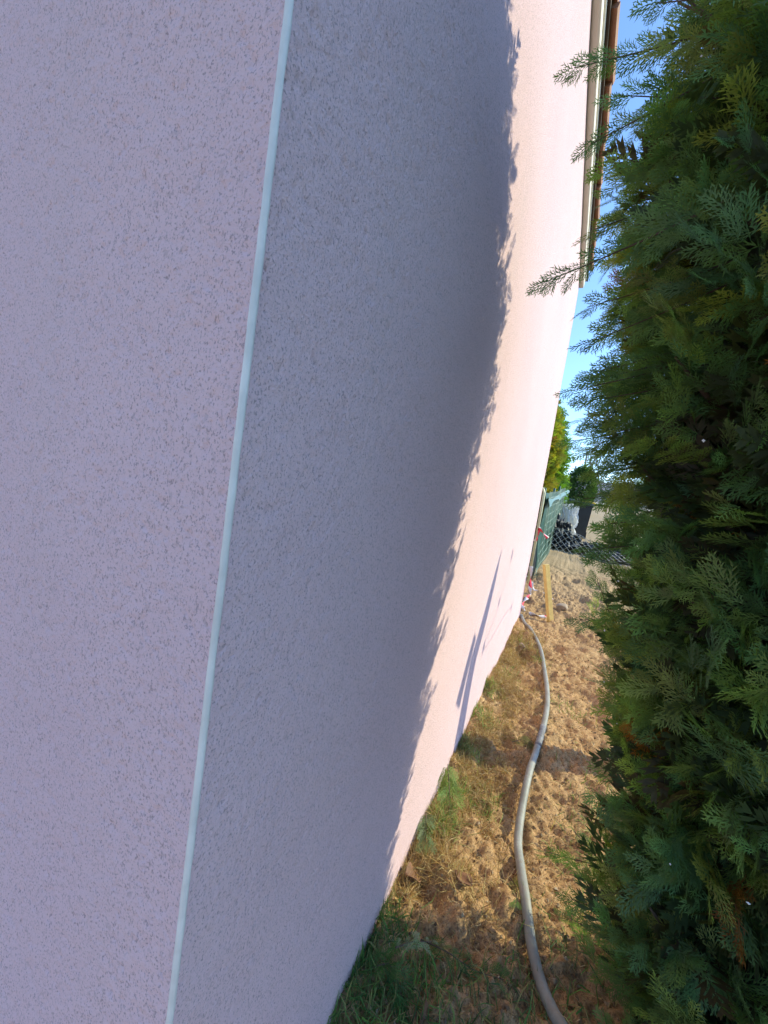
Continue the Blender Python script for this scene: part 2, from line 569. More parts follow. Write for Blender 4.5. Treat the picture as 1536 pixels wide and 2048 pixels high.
# eaves: painted cornice, white lip, gap with its shade painted as dark deck, clay tiles laid over
mb = MB(); mb.box((WX + .020, (CY + FY) / 2, EZ + .034), (.046, FY - CY + .02, .062), bevel=.012); hp(mb.build('cornice', M['cornice'], smooth=False))
mb = MB(); mb.box((WX + .045, (CY + FY) / 2, EZ + .076), (.016, FY - CY + .03, .016), bevel=.003); hp(mb.build('cornice_lip', M['trim']))
mb = MB(); mb.box((WX + .012, (CY + FY) / 2, EZ + .094), (.05, FY - CY - .01, .045)); hp(mb.build('eaves_board', M['shade_deck']))
pitch = R(17)
roof = hp(mb_o := None) if False else None
mb = MB()
W2 = 1.75
top = EZ + .12
mb.poly_prism([(WX + .068, top - .010), (WX - W2, top + (W2 + .035) * math.tan(pitch)), (WX - 2 * W2 - .05, top), (WX - 2 * W2 - .05, top - .03), (WX - W2, top + (W2 + .035) * math.tan(pitch) - .03), (WX + .068, top - .04)], 'XZ', CY - .02, FY - CY + .06)  # dark edge run out under the tiles, painted for the shade there
roof = hp(mb.build('roof', M['shade_deck']))
# gable triangles
for yy in (CY + .02, FY - .2):
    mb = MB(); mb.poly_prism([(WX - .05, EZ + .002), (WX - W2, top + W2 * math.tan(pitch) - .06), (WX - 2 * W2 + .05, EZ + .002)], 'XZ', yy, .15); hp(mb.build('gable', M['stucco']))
# interlocking clay tiles: one shared mesh, each rising to a lapping edge
TW, TL = .362, .42
def tile_mesh(name):
    b = bmesh.new()
    ny = 8
    rows = []
    for x in (0.0, -TL):
        up_, lo_ = [], []
        for k in range(ny + 1):
            t_ = k / ny
            zt_ = .026 * t_ ** 1.6
            up_.append(b.verts.new((x, t_ * (TW + .02), zt_ + .026)))
            lo_.append(b.verts.new((x, t_ * (TW + .02), zt_)))
        rows.append((up_, lo_))
    (u0, l0), (u1, l1) = rows
    for k in range(ny):
        b.faces.new((u0[k], u0[k + 1], u1[k + 1], u1[k])); b.faces.new((l0[k], l0[k + 1], l1[k + 1], l1[k]))
        b.faces.new((u0[k], u0[k + 1], l0[k + 1], l0[k])); b.faces.new((u1[k], u1[k + 1], l1[k + 1], l1[k]))
    for k in (0, ny):
        b.faces.new((u0[k], u1[k], l1[k], l0[k]))
    bmesh.ops.recalc_face_normals(b, faces=b.faces)
    me = bpy.data.meshes.new(name); b.to_mesh(me); b.free(); me.materials.append(M['tile'])
    return me
tm = tile_mesh('roof_tile')
prot = [.062, .056, .064, .059, .054, .062, .057, .065]
for r_ in range(5):
    for c_ in range(11):
        o = bpy.data.objects.new('roof_tile', tm)
        s = r_ * .35
        jit = prot[(c_ * 3 + r_) % 8]
        x = WX + .030 + jit - s * math.cos(pitch)
        o.matrix_basis = Matrix.Translation((x, CY - .03 + c_ * TW + (c_ % 2) * .003, top + .006 + .03 * (r_ > 0) + s * math.sin(pitch) - jit * math.tan(pitch))) @ Matrix.Rotation(pitch, 4, 'Y') @ Matrix.Rotation(R((c_ * 7 % 5 - 2) * .25), 4, 'Z')
        COL.objects.link(o); o.parent = roof
# ------------------------------------------------------------------ foliage kit
def frond(seed, nb=15, sub=4, width=.03, droop=.10):
    """flat scale-leaf spray, unit length along +X, in the XY plane"""
    r = np.random.default_rng(seed)
    V = []; F = []
    def kite(p, d, L, w, zb=0.0):
        d = d / np.linalg.norm(d); s = np.array([-d[1], d[0], 0.0]) * w
        i = len(V)
        q = p + d * L + np.array([0, 0, zb])
        mid = p + d * L * .45 + np.array([0, 0, zb * .3])
        V.extend([p, mid + s, q, mid - s]); F.extend([(i, i + 1, i + 2), (i, i + 2, i + 3)])
    def pt(x): return np.array([x, .05 * math.sin(x * 4 + seed), -droop * x * x])
    for k in range(5):
        a_, b_ = pt(k / 5), pt((k + 1) / 5)
        kite(a_, b_ - a_ + 1e-6, np.linalg.norm(b_ - a_) * 1.15, width * .45)
    for k in range(nb):
        x = .08 + .9 * k / nb
        side = 1 if k % 2 else -1
        ang = R(40 - 16 * x + r.uniform(-7, 7)) * side
        L = (.50 * (1 - x) ** .75 + .10) * r.uniform(.75, 1.15) * min(1, .45 + x * 2.2)
        d = np.array([math.cos(ang), math.sin(ang), r.uniform(-.12, .08)])
        p = pt(x)
        kite(p, d, L, width * .55, -droop * L * .6)
        ns = max(1, int(round(sub * L / .35)))
        for m in range(ns):
            t = (m + .6) / (ns + .3)
            sd = 1 if m % 2 else -1
            a2 = ang + R(27) * sd
            d2 = np.array([math.cos(a2), math.sin(a2), r.uniform(-.1, .1)])
            q_ = p + d * L * t / np.linalg.norm(d) + np.array([0, 0, -droop * L * .6 * t * t])
            n2_ = np.array([-d2[1], d2[0], 0]) * width * .55
            i_ = len(V); V.extend([q_ - n2_, q_ + n2_ + d2 * .02, q_ + d2 * (L * .42 * (1.15 - t * .6) + .03)]); F.append((i_, i_ + 1, i_ + 2))
    return np.array(V), np.array(F)

def place(variants, P, A, N, L, C, rr):
    """put fronds at P with axis A, normal N, length L, colour C; returns V, F, colours"""
    A = A / np.linalg.norm(A, axis=1)[:, None]
    B = np.cross(N, A); B /= np.linalg.norm(B, axis=1)[:, None] + 1e-9
    N = np.cross(A, B)
    which = rr.integers(0, len(variants), len(P))
    VV, FF, CC = [], [], []
    base = 0
    for k, (v, f) in enumerate(variants):
        s = np.where(which == k)[0]
        if not len(s): continue
        w = (v[None, :, 0, None] * A[s][:, None, :] + v[None, :, 1, None] * B[s][:, None, :] + v[None, :, 2, None] * N[s][:, None, :]) * L[s][:, None, None] + P[s][:, None, :]
        m = v.shape[0]
        VV.append(w.reshape(-1, 3))
        FF.append((f[None] + (np.arange(len(s)) * m)[:, None, None] + base).reshape(-1, 3))
        # tips lighter than the stem end
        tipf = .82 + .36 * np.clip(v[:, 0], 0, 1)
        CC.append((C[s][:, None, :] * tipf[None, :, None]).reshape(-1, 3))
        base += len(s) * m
    return np.concatenate(VV), np.concatenate(FF), np.concatenate(CC)

FINE = [frond(100 + i, 13, 4, .034, .16) for i in range(8)]
MID = [frond(200 + i, 10, 1, .075) for i in range(4)]
COARSE = [frond(300 + i, 7, 1, .085) for i in range(4)]

def unit(a): return a / (np.linalg.norm(a, axis=-1, keepdims=True) + 1e-9)

def crown(center, prof_z, prof_r, nbr, per, flen, variants, pal, rr, lump=.08, brown=.02, z0=0., up=.25, blen=.17, facing=None, near_eye=None):
    zs = np.linspace(prof_z[0], prof_z[-1], 400)
    rs = np.interp(zs, prof_z, prof_r)
    cdf = np.cumsum(rs + .05); cdf /= cdf[-1]
    z = np.interp(rr.random(nbr), cdf, zs)
    if facing is None: th = rr.uniform(0, 2 * math.pi, nbr)
    else:
        th = np.where(rr.random(nbr) < facing[1], facing[0] + rr.uniform(-1.75, 1.75, nbr), rr.uniform(0, 2 * math.pi, nbr))
    lum = sample(T_clod2, 2.6, th * .35, z * .55) * .6 + sample(T_frac, 3., th * .4 + .7, z * .5) * .4
    rad = np.interp(z, prof_z, prof_r) * (1 + lump * lum) * np.where(rr.random(nbr) < .25, rr.uniform(.55, .95, nbr), np.where(rr.random(nbr) < .13, rr.uniform(1.03, 1.11, nbr), rr.uniform(.90, 1.05, nbr)))
    out = np.stack([np.cos(th), np.sin(th), np.zeros(nbr)], -1)
    tip = np.array(center)[None] + out * rad[:, None]; tip[:, 2] = z + z0
    if near_eye is not None:      # no lone branch hangs closer to the eye or the wall than the rest
        for _ in range(3):
            cl_ = (np.linalg.norm(tip - np.array(near_eye), axis=1) < .78) | (tip[:, 0] < -.085)
            tip[cl_, :2] += (np.array(center)[None, :2] - tip[cl_, :2]) * .10
    bd = unit(out + np.stack([rr.normal(0, .35, nbr), rr.normal(0, .35, nbr), up + rr.normal(0, .28, nbr)], -1))
    bn = unit(np.cross(bd, rr.normal(0, 1, (nbr, 3))) * .7 + np.cross(bd, np.array([0, 0, 1.])) * rr.choice([-1, 1], nbr)[:, None])
    bside = np.cross(bn, bd)
    n_ = nbr * per
    bi = np.repeat(np.arange(nbr), per)
    k = np.tile(np.arange(per), nbr)
    s = 1 - k / per * .95
    sg = np.where(k % 2 == 0, 1., -1.)
    sg[k == 0] = 0
    L = flen * rr.uniform(.55, 1.4, n_) * np.where(sg == 0, 1.15, 1)
    P = tip[bi] - bd[bi] * (blen * (1 - s) + L * .55)[:, None] + rr.normal(0, .008, (n_, 3))
    A = unit(bd[bi] + bside[bi] * (sg * rr.uniform(.45, .95, n_))[:, None] + np.stack([np.zeros(n_), np.zeros(n_), -rr.uniform(.0, .5, n_)], -1) + rr.normal(0, .12, (n_, 3)))
    N = unit(bn[bi] + rr.normal(0, .35, (n_, 3)))
    pal = np.array(pal)
    bc = pal[rr.integers(0, len(pal), nbr)]
    C = bc[bi] * rr.uniform(.8, 1.2, n_)[:, None] * (1 + rr.normal(0, .05, (n_, 3)))
    br = rr.random(nbr) < brown
    C[br[bi]] = np.array((.30, .115, .03)) * rr.uniform(.7, 1.2, (br[bi].sum(), 1))
    return place(variants, P, A, N, L, np.clip(C, .004, .9), rr)

def merge(parts):
    V, F, C = [], [], []; b = 0
    for v, f, c in parts:
        V.append(v); F.append(f + b); C.append(c); b += len(v)
    return np.concatenate(V), np.concatenate(F), np.concatenate(C)

# ------------------------------------------------------------------ the big thuja beside the path
TC = (.500, 1.082)
tree = empty('thuja_tree', (TC[0], TC[1], 0), 'tall dense dark green thuja hedge tree filling the right side beside the path', 'tree')
def tp(o):
    o.parent = tree
    o.matrix_parent_inverse = Matrix.Translation((-TC[0], -TC[1], 0))
    return o
pz = [.02, .3, .64, 1.0, 1.2, 1.6, 1.9, 2.12, 2.34, 2.56, 2.78]
pr = [.235, .28, .32, .385, .42, .465, .525, .515, .43, .30, .06]
r1 = np.random.default_rng(21)
camang = math.atan2(-TC[1], -TC[0])
GREENS = [(.175, .270, .085), (.135, .230, .092), (.220, .290, .080), (.135, .240, .110), (.255, .285, .080), (.115, .205, .088), (.165, .235, .074)]
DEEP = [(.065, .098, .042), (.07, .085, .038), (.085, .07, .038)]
STEMS = []
def reach(tips, flen, per, pal, rr):
    """longer side branches that stick out of the crown towards the house"""
    P, A, N, L, C = [], [], [], [], []
    for (tx_, ty_, tz_, *dd_) in tips:
        tip = np.array((tx_, ty_, tz_))
        bd = unit(np.array(dd_)) if len(dd_) == 3 else unit(np.array((-1.0, -.15 + rr.normal(0, .15), dd_[0])))
        bn = unit(np.array((.1, -.95, -.15)) + rr.normal(0, .3, 3)); bs = np.cross(bn, bd)
        col = np.array(pal[rr.integers(0, len(pal))])
        STEMS.append([tip - bd * l_ + np.array((0, 0, .25 * max(0, l_ - .1) ** 2)) for l_ in (.02, .10, .20, .32, .45)])
        for k in range(per):
            sg = 0 if k == 0 else (1 if k % 2 else -1)
            l_ = flen * rr.uniform(.75, 1.2)
            P.append(tip - bd * (.019 * k + l_ * .6)); L.append(l_)
            A.append(bd + bs * sg * rr.uniform(.35, .7) + np.array((0, 0, -.15)) + rr.normal(0, .08, 3))
            N.append(bn + rr.normal(0, .5, 3)); C.append(col * rr.uniform(.8, 1.2))
    return place(FINE, np.array(P), np.array(A), np.array(N), np.array(L), np.array(C), rr)
TIPS = [(-.172, .95, 2.16, -.1), (-.152, .95, 1.694, -.3), (-.07, .95, 1.80, -.4), (-.109, .95, 1.979, -.25), (-.056, 1.0, 1.469, -.3), (-.038, 1.05, 1.361, -.3),
        (.052, 1.1, .92, -.3), (.042, 1.1, 1.102, -.3), (.01, 1.1, 1.226, -.3), (-.035, 1.0, 1.578, -.4), (-.02, 1.0, 1.51, -.35), (-.059, 1.0, 1.658, -.35), (.17, 1.18, .08, -.1), (.16, 1.15, .16, -.1), (.09, 1.2, .21, .1), (-.033, .95, 2.243, .3), (-.07, .95, 2.08, .1),]
TIPS2 = [(-0.015, 1.030, 1.461, -.3), (0.001, 1.050, 1.406, -.3), (0.006, 1.070, 1.343, -.3), (0.027, 1.080, 1.291, -.3), (0.043, 1.100, 1.231, -.3), (0.023, 1.050, 1.372, -.3), (0.041, 1.080, 1.305, -.3), (-0.023, 1.050, 1.417, -.3), (0.070, 1.100, 1.172, -.3), (0.028, 1.050, 1.432, -.3), (0.049, 1.080, 1.355, -.3), (0.067, 1.100, 1.285, -.3), (0.035, 1.020, 1.380, -.3), (0.064, 1.050, 1.317, -.3), (0.066, 1.060, 1.246, -.3), (0.011, 1.000, 1.454, -.3), (-0.006, 1.000, 1.499, -.3)]
TIPS3 = []       # upright wisps on the sunny side and along the top
for k in range(34):
    z_ = float(np.interp(k / 33, [0, .5, 1], [.9, 2.05, 2.5])); a3 = R(122 + r1.normal(0, 22)) if k < 26 else r1.uniform(0, 6.28)
    r_ = float(np.interp(z_, pz, pr)) + r1.uniform(.015, .075)
    o_ = (math.cos(a3), math.sin(a3))
    TIPS3.append((TC[0] + o_[0] * r_, TC[1] + o_[1] * r_, z_ + .06, o_[0] * .45, o_[1] * .45, .9 + r1.normal(0, .15)))
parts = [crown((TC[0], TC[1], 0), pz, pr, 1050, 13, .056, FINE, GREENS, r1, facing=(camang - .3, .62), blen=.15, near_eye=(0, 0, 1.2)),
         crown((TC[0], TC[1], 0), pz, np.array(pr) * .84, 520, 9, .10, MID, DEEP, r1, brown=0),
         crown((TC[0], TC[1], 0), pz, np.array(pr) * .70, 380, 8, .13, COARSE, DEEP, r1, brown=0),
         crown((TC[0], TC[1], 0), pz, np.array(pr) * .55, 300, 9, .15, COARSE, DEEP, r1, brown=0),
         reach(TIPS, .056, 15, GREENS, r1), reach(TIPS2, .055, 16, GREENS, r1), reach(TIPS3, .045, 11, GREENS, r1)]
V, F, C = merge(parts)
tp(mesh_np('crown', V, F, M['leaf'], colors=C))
# trunk and limbs
mb = MB()
mb.tube(catmull([(TC[0], TC[1], -.1), (TC[0] + .01, TC[1], .5), (TC[0] - .015, TC[1] + .01, 1.3), (TC[0], TC[1], 2.0), (TC[0], TC[1], 2.7)], 5), list(np.linspace(.055, .008, 21)), 9)
tp(mb.build('trunk', M['bark'], smooth=True))
mb = MB()
for i in range(70):
    z = r1.uniform(.15, 2.35); th = r1.uniform(0, 6.283)
    rr_ = np.interp(z, pz, pr) * .93
    p0 = np.array((TC[0], TC[1], z)); o_ = np.array((math.cos(th), math.sin(th), 0))
    mb.tube([p0, p0 + o_ * rr_ * .4 + (0, 0, .05), p0 + o_ * rr_ * .8 + (0, 0, .12 + r1.uniform(-.03, .05)), p0 + o_ * rr_ + (0, 0, .19)], [.012, .009, .005, .002], 5, False)
for st_ in STEMS: mb.tube(st_, [.0008, .0014, .002, .003, .005], 5, False)
tp(mb.build('limbs', M['bark'], smooth=True))
# small white flecks set among the sprays
fv, ff = [], []
for i in range(24):
    z = r1.uniform(.25, 2.1); th = camang - .3 + r1.uniform(-1.3, 1.3)
    rr_ = np.interp(z, pz, pr) * r1.uniform(.95, 1.05)
    c = np.array((TC[0] + rr_ * math.cos(th), TC[1] + rr_ * math.sin(th), z))
    s = r1.uniform(.0012, .003)
    b0 = len(fv)
    for d in ((1, 0, 0), (-1, .3, 0), (0, 1, .2), (.2, -1, 0), (0, 0, 1), (.3, 0, -1)):
        fv.append(c + np.array(d) * s * r1.uniform(.6, 1.3))
    for t3 in ((0, 2, 4), (2, 1, 4), (1, 3, 4), (3, 0, 4), (2, 0, 5), (1, 2, 5), (3, 1, 5), (0, 3, 5)):
        ff.append([b0 + q for q in t3])
o = tp(mesh_np('white_flecks', np.array(fv), np.array(ff), M['fleck'])); o['kind'] = 'stuff'

# ------------------------------------------------------------------ hose
hose_pts = [(-.262, 4.30), (-.235, 4.12), (-.19, 3.95), (-.13, 3.80), (-.023, 3.414), (.042, 2.98), (.073, 2.594), (.075, 2.28), (.055, 2.016), (.038, 1.803), (.031, 1.604), (.035, 1.448), (.053, 1.329), (.078, 1.218), (.104, 1.128), (.134, 1.056), (.165, .998), (.200, .945), (.26, .85), (.33, .72), (.40, .5)]
lift = [.0, .0, .0, .0, .004, .006, .004, .0, .006, .016, .02, .016, .01, .004, .0, .0, .0, .0, 0, 0, 0]
hz = np.array([float(np.mean(ground_z(x + np.linspace(-.02, .02, 5)[:, None], y + np.linspace(-.06, .06, 7)[None]))) for x, y in hose_pts])
path = catmull([(x, y, z_ + .017 + l) for (x, y), z_, l in zip(hose_pts, hz, lift)], 10)
hose = empty('hose', (hose_pts[8][0], hose_pts[8][1], 0), 'thick pale grey hose snaking along the bare earth beside the house', 'hose')
def keep(o, par):
    o.parent = par; o.matrix_parent_inverse = Matrix.Translation(-par.location); return o
mb = MB(); mb.tube(path, .0148, 14); keep(mb.build('hose_body', M['hose'], smooth=True), hose)
seg = [p for p in path if 2.035 < p[1] < 2.20]
mb = MB(); mb.tube(seg, .0160, 14); keep(mb.build('tape_wrap', M['hose_tape'], smooth=True), hose)

# ------------------------------------------------------------------ timber stake
mb = MB()
st_b = Vector((.045, 4.36, -.08)); st_t = Vector((-.118, 4.33, .60))
ax = (st_t - st_b).normalized()
rot = ax.to_track_quat('Z', 'Y').to_matrix() @ Matrix.Rotation(R(28), 3, 'Z')
mb.box((st_b + st_t) / 2, (.05, .05, (st_t - st_b).length), rot, .002)
tag(mb.build('timber_stake', M['timber']), 'fresh yellow square timber stake leaning towards the far house corner', 'stake')

# tall pointed board standing behind the thuja (its shadow falls on the wall)
mb = MB()
mb.poly_prism([(2.42, -.1), (2.58, -.1), (2.59, 1.12), (2.61, 1.33), (2.715, 1.51), (2.795, 1.66), (2.835, 1.862), (2.71, 1.71), (2.61, 1.59), (2.47, 1.41), (2.425, 1.05)], 'YZ', .90, .03)
brd = empty('pointed_board', (.9, 2.5, 0), 'tall weathered board with a crooked pointed top standing behind the thuja', 'board')
keep(mb.build('plank', M['oldwood']), brd)
mb = MB(); mb.poly_prism([(2.31, 1.30), (2.40, 1.235), (2.50, 1.50), (2.44, 1.54)], 'YZ', .932, .022)
keep(mb.build('batten', M['oldwood']), brd)

# thin leafy shoot next to the board (dots its leaves' shadows on the wall)
shoot = empty('leafy_shoot', (.9, 2.95, 0), 'thin leafy shoot standing beside the pointed board behind the thuja', 'plant')
lv = [(3.895, 1.280), (2.794, 1.325), (3.090, 1.502), (3.327, 1.763)]
mb = MB(); mb.tube(catmull([(.90, 2.95, -.05), (.90, 2.93, .7)] + [(.90, y_ + .02, z_ - .02) for y_, z_ in lv], 5), .0022, 5); keep(mb.build('stem', M['bark']), shoot)
for y_, z_ in lv:
    mb = MB(); mb.poly_prism([(y_ - .012, z_ - .05), (y_ + .028, z_ - .01), (y_ + .012, z_ + .05), (y_ - .024, z_ + .012)], 'YZ', .899, .002); keep(mb.build('leaf', M['plainleaf']), shoot)

# ------------------------------------------------------------------ fences behind the house
def at_g(x, y): return float(ground_z(x, y))
fp = empty('mesh_panel', (-.36, 6.1, 0), 'pale framed wire mesh panel standing just past the house corner', 'fence panel')
x0, x1, zb, zt = -2.5, -.36, .02, 1.465
c = .09
loop = [(x1, zb), (x1, zt - c), (x1 - .026, zt - .026), (x1 - c, zt), (x0 + c, zt), (x0 + .026, zt - .026), (x0, zt - c), (x0, zb)]
mb = MB(); mb.tube([(x, 6.1, z) for x, z in loop], .019, 8); mb.tube([(x0, 6.1, .12), (x1, 6.1, .12)], .014, 8)
keep(mb.build('frame', M['frame'], smooth=True), fp)
mb = MB()
for x in np.arange(x1 - .05, x0, -.05): mb.tube([(x, 6.1, .12), (x + .008 * math.sin(x * 40), 6.1, .8), (x, 6.1, zt)], .0032, 4, False)
for z in np.arange(.2, zt, .14): mb.tube([(x0, 6.1, z), (x1, 6.1, z)], .0032, 4, False)
o = keep(mb.build('wire_mesh', M['frame']), fp); o['kind'] = 'stuff'

# dark green screened fence running away behind the panel
gf = empty('screened_fence', (-.34, 6.5, 0), 'dark green screened fence running away beyond the mesh panel', 'fence')
def fl(y): return -.36 + .026 * (y - 6.5) + .015 * math.sin(y * 2.3)
yy = np.linspace(6.5, 15, 60); zz_ = np.linspace(0, 1, 14)
V = []
for y in yy:
    for q in zz_:
        zg = float(gz(y)); h_ = 1.36 - .012 * (y - 6.5)
        V.append((fl(y) + .018 * math.sin(y * 5 + q * 3) + .02 * math.sin(q * 9 + y), y, zg + .02 + h_ * q))
Vf = np.array(V); Ff = grid_faces(60, 14)
Vb = Vf - np.array((.006, 0, 0))
Vs, Fs = np.concatenate([Vf, Vb]), np.concatenate([Ff, Ff[:, ::-1] + len(Vf)])
keep(mesh_np('screen', Vs, Fs, M['screen'], smooth=True), gf)
V = []
yf = np.linspace(6.55, 14.5, 40)
for y in yf:
    zg = float(gz(y)) + 1.38 - .012 * (y - 6.5)
    for k in range(4):
        V.append((fl(y) + .03 + .014 * k + .01 * math.sin(y * 3), y, zg - .03 - .036 * k * (1 + .3 * math.sin(y * 2.1)) - .05 * max(0, 1 - (y - 6.55) / 2)))
keep(mesh_np('loose_flap', np.array(V), grid_faces(40, 4), M['flap'], smooth=True), gf)
for y in (6.52, 8.6, 10.7, 12.8, 14.9):
    mb = MB(); mb.tube([(fl(y) - .035, y, float(gz(y)) - .1), (fl(y) - .035, y, float(gz(y)) + 1.45)], .022, 8); keep(mb.build('post', M['screen'], smooth=True), gf)
mb = MB()
for y in np.arange(6.55, 11.5, .10):
    zg = float(gz(y)); mb.tube([(fl(y) + .045, y, zg + .02), (fl(y) + .05 + .01 * math.sin(y * 9), y, zg + .7), (fl(y) + .04, y, zg + 1.40)], .0035, 4, False)
for z in np.arange(.1, 1.42, .15):
    mb.tube([(fl(y) + .047 + .006 * math.sin(y * 4 + z * 9), y, float(gz(y)) + z) for y in np.arange(6.55, 11.6, .5)], .0035, 4, False)
o = keep(mb.build('wire_mesh', M['wire']), gf); o['kind'] = 'stuff'

# sagging chain-link netting across the path
cl = empty('chain_link_netting', (.3, 9.2, 0), 'sagging chain-link netting stretched low across the path', 'netting')
def cp(u, v):
    x = -.30 + 2.0 * u; y = 9.45 - .35 * u + .08 * math.sin(u * 5)
    hh = .50 * (1 - .55 * u) + .05 * math.sin(u * 7)
    return Vector((x, y + .18 * v * math.sin(2 + u * 4), at_g(x, y) + .02 + hh * v))
mb = MB()
nu_, nv_ = 15, 4
for i in range(-nv_, nu_ + 1):
    for s in (1, -1):
        pts = []
        for j in range(nv_ + 1):
            u = (i + (j if s > 0 else nv_ - j)) / nu_
            if -.001 <= u <= 1.001: pts.append(cp(u, j / nv_))
        if len(pts) > 1: mb.tube(pts, .0038, 4, False)
o = keep(mb.build('diamond_mesh', M['gwire']), cl); o['kind'] = 'stuff'
mb = MB(); mb.tube([cp(u, 1) for u in np.linspace(0, 1, 24)], .0048, 5); keep(mb.build('top_wire', M['gwire']), cl)

# ------------------------------------------------------------------ barrier tape
def ribbon(name, pts, w, label, twist=2.0, parent=None):
    P = catmull(pts, 6); V = []
    for i, p in enumerate(P):
        a_ = i / len(P) * twist * math.pi
        t_ = Vector(P[min(i + 1, len(P) - 1)] - P[max(i - 1, 0)]).normalized()
        n_ = t_.cross(Vector((0.2, -1, .1))).normalized(); b_ = t_.cross(n_)
        o_ = (n_ * math.cos(a_) + b_ * math.sin(a_)) * w / 2
        V += [Vector(p) - o_, Vector(p) + o_]
    o = mesh_np(name, np.array([tuple(v) for v in V]), grid_faces(len(P), 2), M['tape'], smooth=True)
    md = o.modifiers.new('thickness', 'SOLIDIFY'); md.thickness = .0015
    return tag(o, label, 'barrier tape', 'red and white barrier tape')
ribbon('barrier_tape', [(-.375, 6.07, .66), (-.345, 6.04, .72), (-.335, 6.04, .84), (-.34, 6.03, .86), (-.27, 6.02, .80), (-.20, 6.0, .745)], .05, 'scrap of red and white tape tied to the mesh panel post')
ribbon('barrier_tape', [(-.32, 5.45, .38), (-.30, 5.45, .22), (-.285, 5.42, .10), (-.26, 5.35, .03), (-.275, 5.1, .04), (-.295, 4.85, .02), (-.27, 4.62, .02), (-.20, 4.45, .02), (-.12, 4.42, .03), (-.02, 4.43, .03)], .045, 'long twisted red and white tape lying from the netting to the stake', 5)
ribbon('barrier_tape', [(-.30, 5.75, .12), (-.24, 5.62, .05), (-.17, 5.58, .03), (-.08, 5.5, .04), (.0, 5.35, .03)], .045, 'short red and white tape lying on earth left behind the stake', 3)

# loose broken stone behind the stake
def stone(name, loc, s, seed, label, parent=None):
    b = bmesh.new(); bmesh.ops.create_icosphere(b, subdivisions=3, radius=1)
    r_ = np.random.default_rng(seed)
    dirs = unit(r_.normal(0, 1, (9, 3))); cut = r_.uniform(.6, .92, 9)
    for v in b.verts:
        p = np.array(v.co)
        for d_, c_ in zip(dirs, cut):
            q = p @ d_
            if q > c_: p = p - d_ * (q - c_)
        v.co = Vector(p * np.array(s))
    me = bpy.data.meshes.new(name); b.to_mesh(me); b.free(); me.materials.append(M['stone'])
    o = link(bpy.data.objects.new(name, me)); o.location = loc; o.rotation_euler = (0, 0, r_.uniform(0, 3))
    return tag(o, label, 'stone')
stone('stone', gp(.12, 5.02, .035), (.085, .06, .05), 3, 'pale angular stone on the earth just right of the timber stake')
stone('stone', gp(-.02, 5.08, .02), (.10, .04, .035), 4, 'long flat stone lying behind the timber stake')
stone('stone', gp(-.155, 3.34, .02), (.03, .025, .022), 5, 'small pale stone at the rim of the burrow by the wall')

# ------------------------------------------------------------------ rubbish by the fence
bx_, by_ = .27, 12.3; bz_ = float(ground_z(bx_, by_))
bin_ = empty('wheeled_bin', (bx_, by_, bz_), 'dark wheeled bin with grey lid beside the white rubble bag', 'bin')
def lp(o, par, loc=None):
    o.parent = par; return o
mb = MB()
b = mb.bm
lo = [b.verts.new((x * .24, y * .26, .06)) for x, y in ((-1, -1), (1, -1), (1, 1), (-1, 1))]
hi = [b.verts.new((x * .30, y * .34, .93)) for x, y in ((-1, -1), (1, -1), (1, 1), (-1, 1))]
b.faces.new(lo[::-1]); b.faces.new(hi)
for k in range(4): b.faces.new((lo[k], lo[(k + 1) % 4], hi[(k + 1) % 4], hi[k]))
bmesh.ops.bevel(b, geom=list(b.edges), offset=.02, segments=2, affect='EDGES')
mb.build('body', M['binp'], bin_)
mb = MB(); mb.box((0, 0, .925), (.64, .72, .05), None, .012); mb.build('rim', M['binp'], bin_)
mb = MB(); mb.box((0, -.01, .985), (.64, .74, .055), Matrix.Rotation(R(7), 3, 'Y') @ Matrix.Rotation(R(-5), 3, 'X'), .018); lid = mb.build('lid', M['lid'], bin_)
mb = MB(); mb.tube([(-.24, .40, .90), (.24, .40, .90)], .018, 8); mb.build('handle', M['binp'], bin_)
for sx in (-1, 1):
    mb = MB(); mb.tube([(sx * .23, .24, .10), (sx * .29, .24, .10)], .10, 16); w_ = mb.build('wheel', M['rubber'], bin_, smooth=False)
# crumpled yellow rag on lid
def crumple(name, c, s, mat, seed, amp, label, cat, sub=4, flat=None, mod=None):
    b = bmesh.new(); bmesh.ops.create_icosphere(b, subdivisions=sub, radius=1)
    for v in b.verts:
        p = np.array(v.co)
        d1 = float(sample(T_clod2, 2.0, np.array(p[0] * .33 + p[2] * .2 + seed), np.array(p[1] * .33 - p[2] * .27)))
        d2 = float(sample(T_frac, 2.0, np.array(p[0] * .5 + p[2] * .4 + seed * .7), np.array(p[1] * .5 + p[2] * .4)))
        p = np.sign(p) * np.abs(p) ** .75 * (1 + amp * (abs(d1) - .6) + amp * .7 * d2)
        if mod is not None: p = mod(p)
        if flat is not None and p[2] < flat: p[2] = flat
        v.co = Vector(p * np.array(s))
    me = bpy.data.meshes.new(name); b.to_mesh(me); b.free(); me.materials.append(mat)
    o = link(bpy.data.objects.new(name, me)); o.location = c
    if label: tag(o, label, cat)
    return o
crumple('yellow_rag', (bx_ + .17, by_ - .2, bz_ + 1.03), (.15, .10, .035), M['yellow'], 2, .25, 'yellow rag lying on the bin lid', 'rag', 3, -.6)
def bagmod(p):
    t = (p[2] + 1) / 2
    p = p.copy(); p[0] *= 1.0 - .1 * t; p[1] *= 1.05 - .2 * t; p[0] += .10 * t; p[2] = min(p[2], .86 + .10 * math.sin(p[0] * 5) * math.cos(p[1] * 4))
    return p
crumple('rubble_bag', (-.04, 11.75, float(gz(11.75)) + .50), (.25, .24, .52), M['bag'], 5, .16, 'crumpled white woven rubble bag standing against the dark bin', 'bag', 5, -.97, bagmod)
